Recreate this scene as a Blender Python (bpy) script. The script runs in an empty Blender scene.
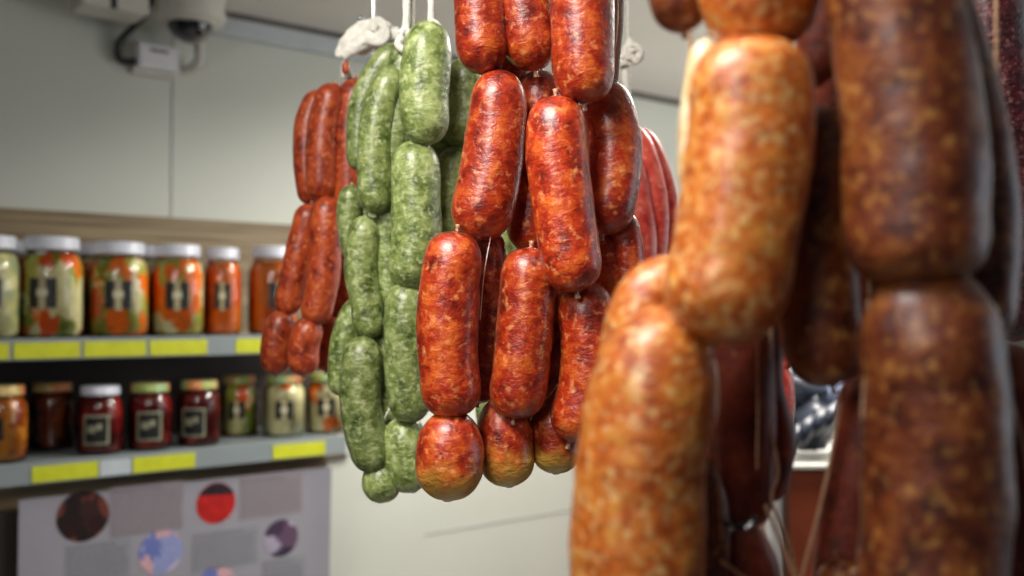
import bpy, bmesh, math, random
import numpy as np
from mathutils import Vector, Matrix
from mathutils import noise as mnoise

# ------------------------------------------------------------------ camera, world, light, exposure
FPX = 996.0                      # focal length in pixels of the 1024 x 576 frame
PITCH = math.atan(24 / FPX)
CAMZ = 1.60
SC = bpy.context.scene
cam_d = bpy.data.cameras.new('camera')
cam = bpy.data.objects.new('camera', cam_d)
SC.collection.objects.link(cam)
cam.location = (0, 0, CAMZ)
cam.rotation_euler = (math.pi / 2 + PITCH, 0, 0)
cam_d.sensor_width = 36
cam_d.lens = 36 * FPX / 1024
cam_d.clip_start = 0.02
cam_d.dof.use_dof = True
cam_d.dof.focus_distance = 0.655
cam_d.dof.aperture_fstop = 4.8
cam_d.dof.aperture_blades = 7
SC.camera = cam

SC.view_settings.view_transform = 'Standard'
SC.view_settings.look = 'None'
SC.view_settings.gamma = 1
SC.view_settings.use_curve_mapping = False
SC.view_settings.exposure = 0.0

w = bpy.data.worlds.new('daylight')
SC.world = w
w.use_nodes = True
bg = w.node_tree.nodes['Background']
bg.inputs[0].default_value = (0.62, 0.72, 0.85, 1)
bg.inputs[1].default_value = 0.05


def area(name, loc, target, sx, sy, power, col, spread=180):
    d = bpy.data.lights.new(name, 'AREA')
    d.shape = 'RECTANGLE'
    d.spread = math.radians(spread)
    d.size, d.size_y, d.energy, d.color = sx, sy, power, col
    o = bpy.data.objects.new(name, d)
    SC.collection.objects.link(o)
    o.location = loc
    o.rotation_euler = (Vector(target) - Vector(loc)).to_track_quat('-Z', 'Y').to_euler()
    return o


area('ceiling_lamp_light', (-0.22, 0.26, 2.16), (0.12, 0.75, 1.55), 0.35, 0.3, 6.3, (1.0, 0.94, 0.87), 125)
area('front_lamp_light', (-0.50, -0.45, 2.02), (0.05, 0.66, 1.62), 0.32, 0.32, 1.7, (1.0, 0.95, 0.92), 110)
area('far_lamp_light', (0.45, 1.60, 2.16), (0.36, 1.75, 0), 0.3, 0.8, 25.0, (1.0, 0.95, 0.87), 155)
area('added_ceiling_fill', (1.55, 2.1, 1.75), (1.0, 2.4, 2.3), 0.5, 0.5, 7.0, (1.0, 0.95, 0.93))  # added fill with no visible source, brightens the ceiling and far wall
area('shop_window_light', (2.6, 1.0, 1.75), (0.3, 0.6, 1.6), 1.3, 1.3, 10.0, (0.82, 0.89, 1.0))

# ------------------------------------------------------------------ frames of reference
cf, sf = math.cos(PITCH), math.sin(PITCH)


def P(px, py, d):
    """point seen at pixel (px, py), at depth d along the view axis"""
    x = (px - 512) / FPX * d
    y = (288 - py) / FPX * d
    return Vector((x, d * cf - y * sf, CAMZ + d * sf + y * cf))


U = Vector((0.7815, 0.6239, 0)).normalized()          # along the jar wall
N = Vector((U.y, -U.x, 0))                            # out of the wall, into the room
RZ = math.atan2(U.y, U.x)
J0 = P(50, 312, 1.61)
W0 = Vector((J0.x, J0.y, 0)) - N * 0.19               # wall surface below s = 0


def room(s, q, z):
    return W0 + U * s + N * q + Vector((0, 0, z))


def hit(px, py, q):
    """(s, z) where the sight line of a pixel meets the plane q in front of the wall"""
    o = Vector((0, 0, CAMZ))
    r = P(px, py, 1.0) - o
    c = (W0 + N * q)
    t = (c - o).dot(N) / r.dot(N)
    p = o + r * t
    return (p - W0).dot(U), p.z


# ------------------------------------------------------------------ objects
def link(o):
    SC.collection.objects.link(o)
    return o


def tag(o, label=None, cat=None, group=None, kind=None):
    if label: o['label'] = label
    if cat: o['category'] = cat
    if group: o['group'] = group
    if kind: o['kind'] = kind
    return o


def thing(name, label, cat, loc=(0, 0, 0), rz=0, group=None):
    o = link(bpy.data.objects.new(name, None))
    o.empty_display_size = 0.02
    o.location = loc
    o.rotation_euler = (0, 0, rz)
    return tag(o, label, cat, group)


def mesh(name, verts, faces, mat, parent=None, smooth=True, world=False):
    """world: the vertices are world points; parent is an unrotated empty"""
    me = bpy.data.meshes.new(name)
    off = Vector((0, 0, 0))
    if world and parent is not None:
        p = parent
        while p is not None:
            off += p.location
            p = p.parent
    me.from_pydata([tuple(Vector(v) - off) for v in verts], [], faces)
    me.update()
    if smooth:
        me.polygons.foreach_set('use_smooth', [True] * len(me.polygons))
    if mat: me.materials.append(mat)
    o = link(bpy.data.objects.new(name, me))
    if parent is not None: o.parent = parent
    return o


def from_bm(name, bm, mat, parent=None, smooth=False):
    me = bpy.data.meshes.new(name)
    bmesh.ops.recalc_face_normals(bm, faces=bm.faces)
    bm.to_mesh(me)
    bm.free()
    if smooth: me.polygons.foreach_set('use_smooth', [True] * len(me.polygons))
    if mat: me.materials.append(mat)
    o = link(bpy.data.objects.new(name, me))
    if parent is not None: o.parent = parent
    return o


def bbox(bm, lo, hi, bev=0.0):
    vs = [bm.verts.new((x, y, z)) for x in (lo[0], hi[0]) for y in (lo[1], hi[1]) for z in (lo[2], hi[2])]
    for f in ((0, 1, 3, 2), (4, 6, 7, 5), (0, 4, 5, 1), (2, 3, 7, 6), (0, 2, 6, 4), (1, 5, 7, 3)):
        bm.faces.new([vs[i] for i in f])
    if bev:
        es = [e for e in bm.edges if all(v in vs for v in e.verts)]
        bmesh.ops.bevel(bm, geom=es, offset=bev, segments=3, affect='EDGES', profile=0.5)


def box(name, lo, hi, mat, parent=None, bev=0.0, loc=None, rz=None):
    bm = bmesh.new()
    bbox(bm, lo, hi, bev)
    o = from_bm(name, bm, mat, parent)
    if loc is not None: o.location = loc
    if rz is not None: o.rotation_euler = (0, 0, rz)
    return o


def rbox(name, s0, s1, q0, q1, z0, z1, mat, parent=None, bev=0.0):
    """box in room coordinates (s along the wall, q out of it)"""
    return box(name, (s0, -q1, z0), (s1, -q0, z1), mat, parent, bev, loc=W0 if parent is None else None, rz=RZ if parent is None else None)


def catmull(pts, n):
    pts = [Vector(p) for p in pts]
    if len(pts) == 2:
        return [pts[0].lerp(pts[1], i / (n - 1)) for i in range(n)]
    ext = [pts[0] * 2 - pts[1]] + pts + [pts[-1] * 2 - pts[-2]]
    raw = []
    for i in range(len(pts) - 1):
        a, b, c, d = ext[i:i + 4]
        for k in range(24):
            t = k / 24
            raw.append(0.5 * ((2 * b) + (c - a) * t + (2 * a - 5 * b + 4 * c - d) * t * t + (3 * b - a - 3 * c + d) * t ** 3))
    raw.append(pts[-1])
    L = [0]
    for i in range(1, len(raw)): L.append(L[-1] + (raw[i] - raw[i - 1]).length)
    out, j = [], 0
    for i in range(n):
        s = L[-1] * i / (n - 1)
        while j < len(raw) - 2 and L[j + 1] < s: j += 1
        f = (s - L[j]) / max(1e-9, L[j + 1] - L[j])
        out.append(raw[j].lerp(raw[j + 1], min(1, max(0, f))))
    return out


def sweep(pts, radii, seg=10, flat=1.0, jitter=None):
    """tube through pts; returns verts, faces"""
    n = len(pts)
    V, F = [], []
    up = Vector((0.13, -1, 0.21)).normalized()
    for i in range(n):
        t = (pts[min(n - 1, i + 1)] - pts[max(0, i - 1)]).normalized()
        a = up.cross(t)
        if a.length < 1e-4: a = Vector((1, 0, 0)).cross(t)
        a.normalize()
        b = t.cross(a)
        up = b if b.dot(up) > 0 else -b
        for k in range(seg):
            th = 2 * math.pi * k / seg
            r = radii[i]
            if jitter: r *= jitter(pts[i], i / (n - 1), th)
            V.append(pts[i] + a * math.cos(th) * r + b * math.sin(th) * r * flat)
    for i in range(n - 1):
        for k in range(seg):
            k2 = (k + 1) % seg
            F.append((i * seg + k, i * seg + k2, (i + 1) * seg + k2, (i + 1) * seg + k))
    F.append(tuple(reversed(range(seg))))
    F.append(tuple((n - 1) * seg + k for k in range(seg)))
    return V, F


def tube(name, pts, r, mat, parent=None, seg=8, n=None, world=True, r2=None, flat=1.0, jit=None):
    n = n or max(6, 8 * len(pts))
    c = catmull(pts, n)
    rr = [r + ((r2 if r2 is not None else r) - r) * i / (n - 1) for i in range(n)]
    V, F = sweep(c, rr, seg, flat, jit)
    return mesh(name, V, F, mat, parent, True, world)


# ------------------------------------------------------------------ materials
def new_mat(name):
    m = bpy.data.materials.new(name)
    m.use_nodes = True
    nt = m.node_tree
    return m, nt, nt.nodes['Principled BSDF']


def sset(b, **kw):
    for k, v in kw.items():
        b.inputs[k.replace('_', ' ')].default_value = v


def plain(name, col, rough=0.5, metal=0.0, var=0.12, scale=30, bump=0.0, coat=0.0):
    m, nt, b = new_mat(name)
    tc = nt.nodes.new('ShaderNodeTexCoord')
    nz = nt.nodes.new('ShaderNodeTexNoise')
    nz.inputs['Scale'].default_value = scale
    nz.inputs['Detail'].default_value = 4
    nt.links.new(tc.outputs['Object'], nz.inputs['Vector'])
    rp = nt.nodes.new('ShaderNodeValToRGB')
    rp.color_ramp.elements[0].position = 0.3
    rp.color_ramp.elements[1].position = 0.7
    rp.color_ramp.elements[0].color = (*[c * (1 - var) for c in col], 1)
    rp.color_ramp.elements[1].color = (*[min(1, c * (1 + var)) for c in col], 1)
    nt.links.new(nz.outputs['Fac'], rp.inputs['Fac'])
    nt.links.new(rp.outputs['Color'], b.inputs['Base Color'])
    sset(b, Roughness=rough, Metallic=metal, Coat_Weight=coat)
    if bump:
        bp = nt.nodes.new('ShaderNodeBump')
        bp.inputs['Strength'].default_value = bump
        bp.inputs['Distance'].default_value = 0.002
        nt.links.new(nz.outputs['Fac'], bp.inputs['Height'])
        nt.links.new(bp.outputs['Normal'], b.inputs['Normal'])
    return m


def meat(name, dark, mid, light, fleck, s1=55, s2=230, fleck_amt=0.62, rough=0.36, coat=0.55, bump=0.35, wr=0.5, tip=None):
    """ground meat under a thin glossy casing: coarse blotches, fine fat flecks, shallow wrinkles"""
    m, nt, b = new_mat(name)
    L = nt.links.new
    tc = nt.nodes.new('ShaderNodeTexCoord')
    oi = nt.nodes.new('ShaderNodeObjectInfo')
    wv = nt.nodes.new('ShaderNodeTexNoise'); wv.inputs['Scale'].default_value = s1 * 1.2; wv.inputs['Detail'].default_value = 2
    L(tc.outputs['Object'], wv.inputs['Vector'])
    mx = nt.nodes.new('ShaderNodeVectorMath'); mx.operation = 'MULTIPLY_ADD'
    mx.inputs[1].default_value = (0.007, 0.007, 0.007)
    L(wv.outputs['Color'], mx.inputs[0]); L(tc.outputs['Object'], mx.inputs[2])
    n1 = nt.nodes.new('ShaderNodeTexNoise'); n1.inputs['Scale'].default_value = s1; n1.inputs['Detail'].default_value = 5; n1.inputs['Roughness'].default_value = 0.68
    L(mx.outputs[0], n1.inputs['Vector'])
    rp = nt.nodes.new('ShaderNodeValToRGB')
    cr = rp.color_ramp
    cr.elements[0].position, cr.elements[0].color = 0.34, (*dark, 1)
    cr.elements[1].position, cr.elements[1].color = 0.68, (*light, 1)
    e = cr.elements.new(0.5); e.color = (*mid, 1)
    L(n1.outputs['Fac'], rp.inputs['Fac'])
    vo = nt.nodes.new('ShaderNodeTexVoronoi'); vo.inputs['Scale'].default_value = s2
    L(mx.outputs[0], vo.inputs['Vector'])
    n2 = nt.nodes.new('ShaderNodeTexNoise'); n2.inputs['Scale'].default_value = s2 * 0.8; n2.inputs['Detail'].default_value = 3
    L(tc.outputs['Object'], n2.inputs['Vector'])
    fr = nt.nodes.new('ShaderNodeValToRGB')
    fr.color_ramp.elements[0].position = fleck_amt - 0.1
    fr.color_ramp.elements[0].color = (0, 0, 0, 1)
    fr.color_ramp.elements[1].position = fleck_amt + 0.1
    fr.color_ramp.elements[1].color = (0.75, 0.75, 0.75, 1)
    L(n2.outputs['Fac'], fr.inputs['Fac'])
    mixc = nt.nodes.new('ShaderNodeMix'); mixc.data_type = 'RGBA'
    L(fr.outputs['Color'], mixc.inputs[0]); L(rp.outputs['Color'], mixc.inputs[6]); mixc.inputs[7].default_value = (*fleck, 1)
    hsv = nt.nodes.new('ShaderNodeHueSaturation')
    mr = nt.nodes.new('ShaderNodeMapRange'); mr.inputs[3].default_value = 0.78; mr.inputs[4].default_value = 1.22
    L(oi.outputs['Random'], mr.inputs[0]); L(mr.outputs[0], hsv.inputs['Value'])
    L(mixc.outputs[2], hsv.inputs['Color'])
    last = hsv.outputs['Color']
    if tip:
        at = nt.nodes.new('ShaderNodeAttribute'); at.attribute_name = 'tip'
        m2 = nt.nodes.new('ShaderNodeMix'); m2.data_type = 'RGBA'
        L(at.outputs['Fac'], m2.inputs[0]); L(last, m2.inputs[6]); m2.inputs[7].default_value = (*tip, 1)
        last = m2.outputs[2]
    L(last, b.inputs['Base Color'])
    # wrinkles: noise stretched across the link, plus meat lumps
    mp = nt.nodes.new('ShaderNodeMapping'); mp.inputs['Scale'].default_value = (0.6, 0.6, 1.25)
    L(mx.outputs[0], mp.inputs['Vector'])
    n3 = nt.nodes.new('ShaderNodeTexNoise'); n3.inputs['Scale'].default_value = s2 * 0.9; n3.inputs['Detail'].default_value = 3
    L(mp.outputs[0], n3.inputs['Vector'])
    ad = nt.nodes.new('ShaderNodeMath'); ad.operation = 'MULTIPLY_ADD'; ad.inputs[1].default_value = wr
    L(n3.outputs['Fac'], ad.inputs[0]); L(n1.outputs['Fac'], ad.inputs[2])
    bp = nt.nodes.new('ShaderNodeBump'); bp.inputs['Strength'].default_value = bump; bp.inputs['Distance'].default_value = 0.0025
    L(ad.outputs[0], bp.inputs['Height'])
    L(bp.outputs['Normal'], b.inputs['Normal'])
    rr = nt.nodes.new('ShaderNodeMapRange'); rr.inputs[3].default_value = rough - 0.1; rr.inputs[4].default_value = rough + 0.14
    L(n2.outputs['Fac'], rr.inputs[0]); L(rr.outputs[0], b.inputs['Roughness'])
    sset(b, Coat_Weight=coat, Coat_Roughness=0.28, Subsurface_Weight=0.12, Subsurface_Scale=0.004, Subsurface_Radius=(1.0, 0.35, 0.2))
    b.inputs['IOR'].default_value = 1.45
    return m


M = {}
M['red'] = meat('red_chorizo', (0.13, 0.007, 0.003), (0.37, 0.028, 0.006), (0.60, 0.125, 0.018), (0.80, 0.30, 0.10), fleck_amt=0.66, bump=0.6, wr=0.8, s1=72, rough=0.33, coat=0.7, tip=(0.62, 0.42, 0.06))
M['red_far'] = meat('dry_red_chorizo', (0.12, 0.012, 0.005), (0.36, 0.045, 0.012), (0.52, 0.11, 0.024), (0.80, 0.26, 0.09), fleck_amt=0.66, coat=0.3, s1=75, s2=280)
M['green'] = meat('green_chorizo', (0.05, 0.08, 0.014), (0.19, 0.25, 0.065), (0.37, 0.44, 0.17), (0.55, 0.62, 0.33), s1=75, s2=250, fleck_amt=0.62, coat=0.6, rough=0.38, bump=0.6, wr=0.9)
M['pink'] = meat('pink_chorizo', (0.50, 0.03, 0.022), (0.72, 0.09, 0.06), (0.82, 0.20, 0.14), (0.9, 0.42, 0.32), fleck_amt=0.66, coat=0.4)
M['orange'] = meat('orange_sausage', (0.27, 0.040, 0.005), (0.50, 0.120, 0.013), (0.64, 0.28, 0.045), (0.74, 0.50, 0.19), s1=105, s2=300, fleck_amt=0.60, bump=0.45, rough=0.42)
M['brown'] = meat('brown_sausage', (0.04, 0.006, 0.002), (0.13, 0.024, 0.004), (0.25, 0.075, 0.011), (0.42, 0.19, 0.04), s1=75, s2=250, fleck_amt=0.64, bump=0.4, rough=0.5, coat=0.3)
M['darkbrown'] = meat('dark_brown_sausage', (0.06, 0.008, 0.003), (0.16, 0.020, 0.007), (0.25, 0.042, 0.012), (0.30, 0.09, 0.025), s1=70, s2=240, fleck_amt=0.68, bump=0.3, rough=0.58, coat=0.12)
M['maroon'] = meat('maroon_sausage', (0.020, 0.003, 0.004), (0.055, 0.006, 0.009), (0.10, 0.014, 0.018), (0.30, 0.12, 0.12), s1=120, s2=420, fleck_amt=0.64, bump=0.7, wr=1.2)
M['pale'] = meat('pale_casing_end', (0.50, 0.26, 0.08), (0.66, 0.45, 0.20), (0.78, 0.68, 0.45), (0.85, 0.80, 0.65), bump=0.4)
M['twist'] = plain('twisted_casing', (0.55, 0.30, 0.18), 0.4, var=0.3, scale=300, coat=0.4)
M['twist_dark'] = plain('twisted_casing_dark', (0.20, 0.07, 0.03), 0.4, var=0.3, scale=300, coat=0.4)
M['twist_green'] = plain('twisted_casing_green', (0.35, 0.42, 0.22), 0.4, var=0.3, scale=300, coat=0.4)
M['string'] = plain('cotton_string', (0.78, 0.76, 0.68), 0.9, var=0.12, scale=500, bump=0.6)
M['twine'] = plain('tan_twine', (0.50, 0.30, 0.17), 0.8, var=0.2, scale=400, bump=0.4)
M['cloth'] = plain('knotted_cotton', (0.86, 0.85, 0.76), 0.92, var=0.15, scale=160, bump=0.9)
M['steel'] = plain('steel', (0.55, 0.56, 0.58), 0.25, metal=1.0, var=0.05)
M['wall'] = plain('painted_wall_panel', (0.62, 0.655, 0.59), 0.55, var=0.03, scale=3)
M['ceiling'] = plain('ceiling_paint', (0.66, 0.64, 0.61), 0.8, var=0.04, scale=3)
M['floor'] = plain('floor_tile', (0.35, 0.33, 0.30), 0.35, var=0.1, scale=6)
M['seam'] = plain('panel_joint', (0.42, 0.44, 0.42), 0.6, var=0.05)
M['trunk'] = plain('pale_trunking', (0.52, 0.57, 0.60), 0.45, var=0.04)
M['darkline'] = plain('dark_joint', (0.10, 0.09, 0.08), 0.7, var=0.1)
M['white'] = plain('white_plastic', (0.80, 0.81, 0.83), 0.4, var=0.03)
M['cream'] = plain('cream_plastic', (0.60, 0.59, 0.53), 0.45, var=0.03)
M['black'] = plain('black_rubber', (0.010, 0.010, 0.011), 0.45, var=0.2)
M['blackglass'] = plain('smoked_dome', (0.006, 0.007, 0.012), 0.06, var=0.1, coat=1.0)
M['shelf'] = plain('grey_painted_steel', (0.25, 0.29, 0.30), 0.3, var=0.06, scale=8)
M['yellow'] = plain('yellow_price_card', (0.56, 0.60, 0.02), 0.5, var=0.08, scale=60)
M['palecard'] = plain('pale_price_card', (0.50, 0.56, 0.60), 0.4, var=0.06, scale=60)
M['paper'] = plain('poster_paper', (0.29, 0.285, 0.325), 0.35, var=0.03, scale=9)
M['paperpink'] = plain('pink_print_block', (0.26, 0.23, 0.255), 0.4, var=0.04, scale=9)
M['paperblue'] = plain('blue_grey_print_block', (0.25, 0.26, 0.29), 0.4, var=0.04, scale=9)
M['ink'] = plain('grey_ink', (0.15, 0.145, 0.17), 0.5, var=0.1)
M['lidwhite'] = plain('white_lid', (0.72, 0.76, 0.86), 0.3, var=0.03)
M['blacklabel'] = plain('black_label', (0.012, 0.013, 0.012), 0.4, var=0.2)
M['stripcream'] = plain('cream_label_strip', (0.42, 0.36, 0.20), 0.5, var=0.2)
M['dullcream'] = plain('dull_cream_print', (0.30, 0.30, 0.20), 0.5, var=0.2)
M['creamink'] = plain('cream_label_print', (0.62, 0.60, 0.42), 0.5, var=0.1)
M['brownwood'] = plain('red_brown_wood', (0.24, 0.050, 0.018), 0.4, var=0.25, scale=14)
M['redthing'] = plain('red_plastic', (0.60, 0.04, 0.05), 0.4, var=0.1)


def wood():
    m, nt, b = new_mat('light_streaked_wood')
    L = nt.links.new
    tc = nt.nodes.new('ShaderNodeTexCoord')
    mp = nt.nodes.new('ShaderNodeMapping'); mp.inputs['Scale'].default_value = (1.2, 1.2, 42)
    nz = nt.nodes.new('ShaderNodeTexNoise'); nz.inputs['Scale'].default_value = 3; nz.inputs['Detail'].default_value = 6
    rp = nt.nodes.new('ShaderNodeValToRGB')
    rp.color_ramp.elements[0].position, rp.color_ramp.elements[0].color = 0.35, (0.15, 0.105, 0.05, 1)
    rp.color_ramp.elements[1].position, rp.color_ramp.elements[1].color = 0.68, (0.36, 0.28, 0.16, 1)
    L(tc.outputs['Object'], mp.inputs[0]); L(mp.outputs[0], nz.inputs['Vector'])
    L(nz.outputs['Fac'], rp.inputs[0]); L(rp.outputs[0], b.inputs['Base Color'])
    b.inputs['Roughness'].default_value = 0.5
    return m


M['wood'] = wood()
M['darkback'] = plain('dark_cabinet_and_bay_shade', (0.030, 0.020, 0.014), 0.5, var=0.15, scale=12)  # cabinet colour, also put in as shade behind the lower jars


def thin_glass():
    m = bpy.data.materials.new('thin_jar_glass')
    m.use_nodes = True
    nt = m.node_tree
    nt.nodes.remove(nt.nodes['Principled BSDF'])
    out = nt.nodes['Material Output']
    tr = nt.nodes.new('ShaderNodeBsdfTransparent'); tr.inputs[0].default_value = (0.93, 0.96, 0.94, 1)
    gl = nt.nodes.new('ShaderNodeBsdfGlossy'); gl.inputs['Roughness'].default_value = 0.04
    lw = nt.nodes.new('ShaderNodeFresnel'); lw.inputs[0].default_value = 1.5
    tc = nt.nodes.new('ShaderNodeTexCoord')
    nz = nt.nodes.new('ShaderNodeTexNoise'); nz.inputs['Scale'].default_value = 40
    bp = nt.nodes.new('ShaderNodeBump'); bp.inputs['Strength'].default_value = 0.25; bp.inputs['Distance'].default_value = 0.001
    nt.links.new(tc.outputs['Object'], nz.inputs['Vector']); nt.links.new(nz.outputs['Fac'], bp.inputs['Height'])
    nt.links.new(bp.outputs['Normal'], gl.inputs['Normal']); 
    mx = nt.nodes.new('ShaderNodeMixShader')
    nt.links.new(lw.outputs[0], mx.inputs[0]); nt.links.new(tr.outputs[0], mx.inputs[1]); nt.links.new(gl.outputs[0], mx.inputs[2])
    nt.links.new(mx.outputs[0], out.inputs['Surface'])
    return m


M['glass'] = thin_glass()


def mix_mat(name, cols, scale=(48, 48, 26), rough=0.25):
    """chopped vegetables seen through the jar: cells of a few colours with soft edges"""
    m, nt, b = new_mat(name)
    L = nt.links.new
    tc = nt.nodes.new('ShaderNodeTexCoord')
    oi = nt.nodes.new('ShaderNodeObjectInfo')
    ad = nt.nodes.new('ShaderNodeVectorMath'); ad.operation = 'ADD'
    cmb = nt.nodes.new('ShaderNodeCombineXYZ')
    L(oi.outputs['Random'], cmb.inputs[0]); L(oi.outputs['Random'], cmb.inputs[2])
    L(tc.outputs['Object'], ad.inputs[0]); L(cmb.outputs[0], ad.inputs[1])
    mp = nt.nodes.new('ShaderNodeMapping'); mp.inputs['Scale'].default_value = scale
    L(ad.outputs[0], mp.inputs[0])
    nz = nt.nodes.new('ShaderNodeTexNoise'); nz.inputs['Scale'].default_value = 3.0
    L(mp.outputs[0], nz.inputs['Vector'])
    a2 = nt.nodes.new('ShaderNodeVectorMath'); a2.operation = 'MULTIPLY_ADD'; a2.inputs[1].default_value = (0.9, 0.9, 0.9)
    L(nz.outputs['Color'], a2.inputs[0]); L(mp.outputs[0], a2.inputs[2])
    vo = nt.nodes.new('ShaderNodeTexVoronoi'); vo.inputs['Scale'].default_value = 1.0
    L(a2.outputs[0], vo.inputs['Vector'])
    sx = nt.nodes.new('ShaderNodeSeparateColor'); L(vo.outputs['Color'], sx.inputs[0])
    rp = nt.nodes.new('ShaderNodeValToRGB'); cr = rp.color_ramp; cr.interpolation = 'CONSTANT'
    n = len(cols)
    cr.elements[0].color = (*cols[0], 1); cr.elements[0].position = 0
    cr.elements[1].color = (*cols[1], 1); cr.elements[1].position = 1 / n
    for i in range(2, n):
        e = cr.elements.new(i / n); e.color = (*cols[i], 1)
    L(sx.outputs[0], rp.inputs[0])
    n2 = nt.nodes.new('ShaderNodeTexNoise'); n2.inputs['Scale'].default_value = 260
    L(tc.outputs['Object'], n2.inputs['Vector'])
    hs = nt.nodes.new('ShaderNodeHueSaturation')
    mr = nt.nodes.new('ShaderNodeMapRange'); mr.inputs[3].default_value = 0.5; mr.inputs[4].default_value = 1.75
    L(n2.outputs['Fac'], mr.inputs[0]); L(mr.outputs[0], hs.inputs['Value']); L(rp.outputs[0], hs.inputs['Color'])
    L(hs.outputs[0], b.inputs['Base Color'])
    b.inputs['Roughness'].default_value = rough
    return m


G_ = (0.22, 0.25, 0.02); G2_ = (0.46, 0.44, 0.07); O_ = (0.90, 0.20, 0.010); O2_ = (0.70, 0.10, 0.006); C_ = (0.78, 0.70, 0.40); C2_ = (0.60, 0.55, 0.24); R_ = (0.32, 0.02, 0.012); DR_ = (0.10, 0.006, 0.006)
M['c_mixgreen'] = mix_mat('mixed_vegetables', [G_, C_, G2_, O_, C_, O2_])
M['c_mixorange'] = mix_mat('orange_and_green_vegetables', [O_, G_, O2_, C_, O_, C_, G2_])
M['c_mixcream'] = mix_mat('cauliflower_and_carrot', [C_, O_, C_, O_, G2_, O_])
M['c_kraut'] = mix_mat('white_cabbage', [C2_, (0.42, 0.44, 0.25), C_, C2_], (60, 60, 60))
M['c_orange'] = mix_mat('grated_carrot', [O_, (0.78, 0.20, 0.02), O2_, (0.66, 0.10, 0.01)], (22, 22, 9))
M['c_amber'] = mix_mat('amber_fruit', [(0.50, 0.14, 0.01), (0.30, 0.05, 0.006), (0.62, 0.24, 0.03)], (30, 30, 24))
M['c_brownred'] = mix_mat('dark_amber_fruit', [(0.14, 0.02, 0.004), (0.22, 0.05, 0.008), (0.06, 0.01, 0.004)], (36, 36, 30))
M['c_red'] = mix_mat('dark_red_berries', [DR_, R_, (0.20, 0.01, 0.01), DR_], (48, 48, 40), 0.2)
M['c_pale'] = mix_mat('pale_cabbage', [C_, (0.68, 0.66, 0.44), C_, O_, (0.66, 0.62, 0.40), C_], (20, 20, 20))
M['c_olive'] = mix_mat('olive_mixed_vegetables', [C2_, G_, (0.45, 0.40, 0.16), O2_, G2_], (30, 30, 26))
M['lidfruit'] = mix_mat('printed_fruit_lid', [(0.35, 0.42, 0.12), (0.62, 0.44, 0.16), (0.30, 0.45, 0.20), (0.72, 0.28, 0.10)], (22, 22, 5), 0.35)

# ------------------------------------------------------------------ the room
CEIL = hit(345, 38, 0.0)[1]
FLOOR = 0.0
far_s = 4.6
ceil_c = [room(-3.0, 0, 0), room(far_s, 0, 0), room(far_s, 3.4, 0), room(-3.0, 3.4, 0)]
rbox('floor', -3.0, far_s, -0.1, 3.4, -0.1, 0.0, M['floor'])['kind'] = 'structure'
rbox('ceiling', -3.0, far_s, -0.1, 3.4, CEIL, CEIL + 0.1, M['ceiling'])['kind'] = 'structure'
rbox('wall_left', -3.0, far_s, -0.1, 0.0, 0.0, CEIL, M['wall'])['kind'] = 'structure'
rbox('wall_far', far_s, far_s + 0.1, -0.1, 3.4, 0.0, CEIL, M['wall'])['kind'] = 'structure'


def struct(name, s0, s1, q0, q1, z0, z1, mat, bev=0.0):
    o = rbox(name, s0, s1, q0, q1, z0, z1, mat, None, bev)
    o['kind'] = 'structure'
    return o


s_seam = hit(172, 150, 0)[0]
struct('trim_1', s_seam - 0.0015, s_seam + 0.0015, 0, 0.0015, 1.0, CEIL - 0.03, M['seam'])
s_b = hit(470, 520, 0)[0]
struct('trim_2', hit(425, 520, 0)[0], far_s, 0, 0.0015, hit(520, 519, 0)[1] - 0.002, hit(520, 519, 0)[1] + 0.002, M['seam'])
# pale trunking right under the ceiling, with the dark joint above it
struct('trim_3', hit(212, 20, 0.02)[0], hit(520, 60, 0)[0], 0, 0.022, CEIL - 0.046, CEIL - 0.009, M['trunk'], 0.003)
struct('trim_4', -1.5, far_s, 0, 0.024, CEIL - 0.009, CEIL, M['darkline'])

# ------------------------------------------------------------------ shelving unit with its two shelves
sh_q = 0.255
s_end = hit(345, 445, sh_q)[0]
s_start = -1.1
ztop1 = hit(130, 338, sh_q)[1]
ztop2 = hit(130, 455, sh_q)[1]
zpanel = hit(130, 215, 0.02)[1]
unit = thing('shelving_unit', 'wall shelving unit with streaked wood back and two grey steel shelves of jars', 'shelf', W0, RZ)
s_pan = hit(345, 300, 0.02)[0] + 0.02
rbox('back_panel', s_start, s_pan, 0.0, 0.018, ztop2 - 0.075, zpanel, M['wood'], unit)
rbox('bay_shade_panel', s_start, s_pan - 0.01, 0.018, 0.022, ztop2 + 0.0005, ztop1 - 0.0185, M['darkback'], unit)  # dark sheet added over the wood; its colour holds the lower bay's shade
rbox('base_cabinet', s_start, hit(322, 500, sh_q - 0.03)[0], 0.0, sh_q - 0.03, 0.0, ztop2 - 0.076, M['darkback'], unit, 0.002)
rbox('lower_panel', s_start, s_end - 0.01, 0.02, sh_q - 0.05, ztop2 - 0.075, ztop2 - 0.034, M['wood'], unit)
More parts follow.
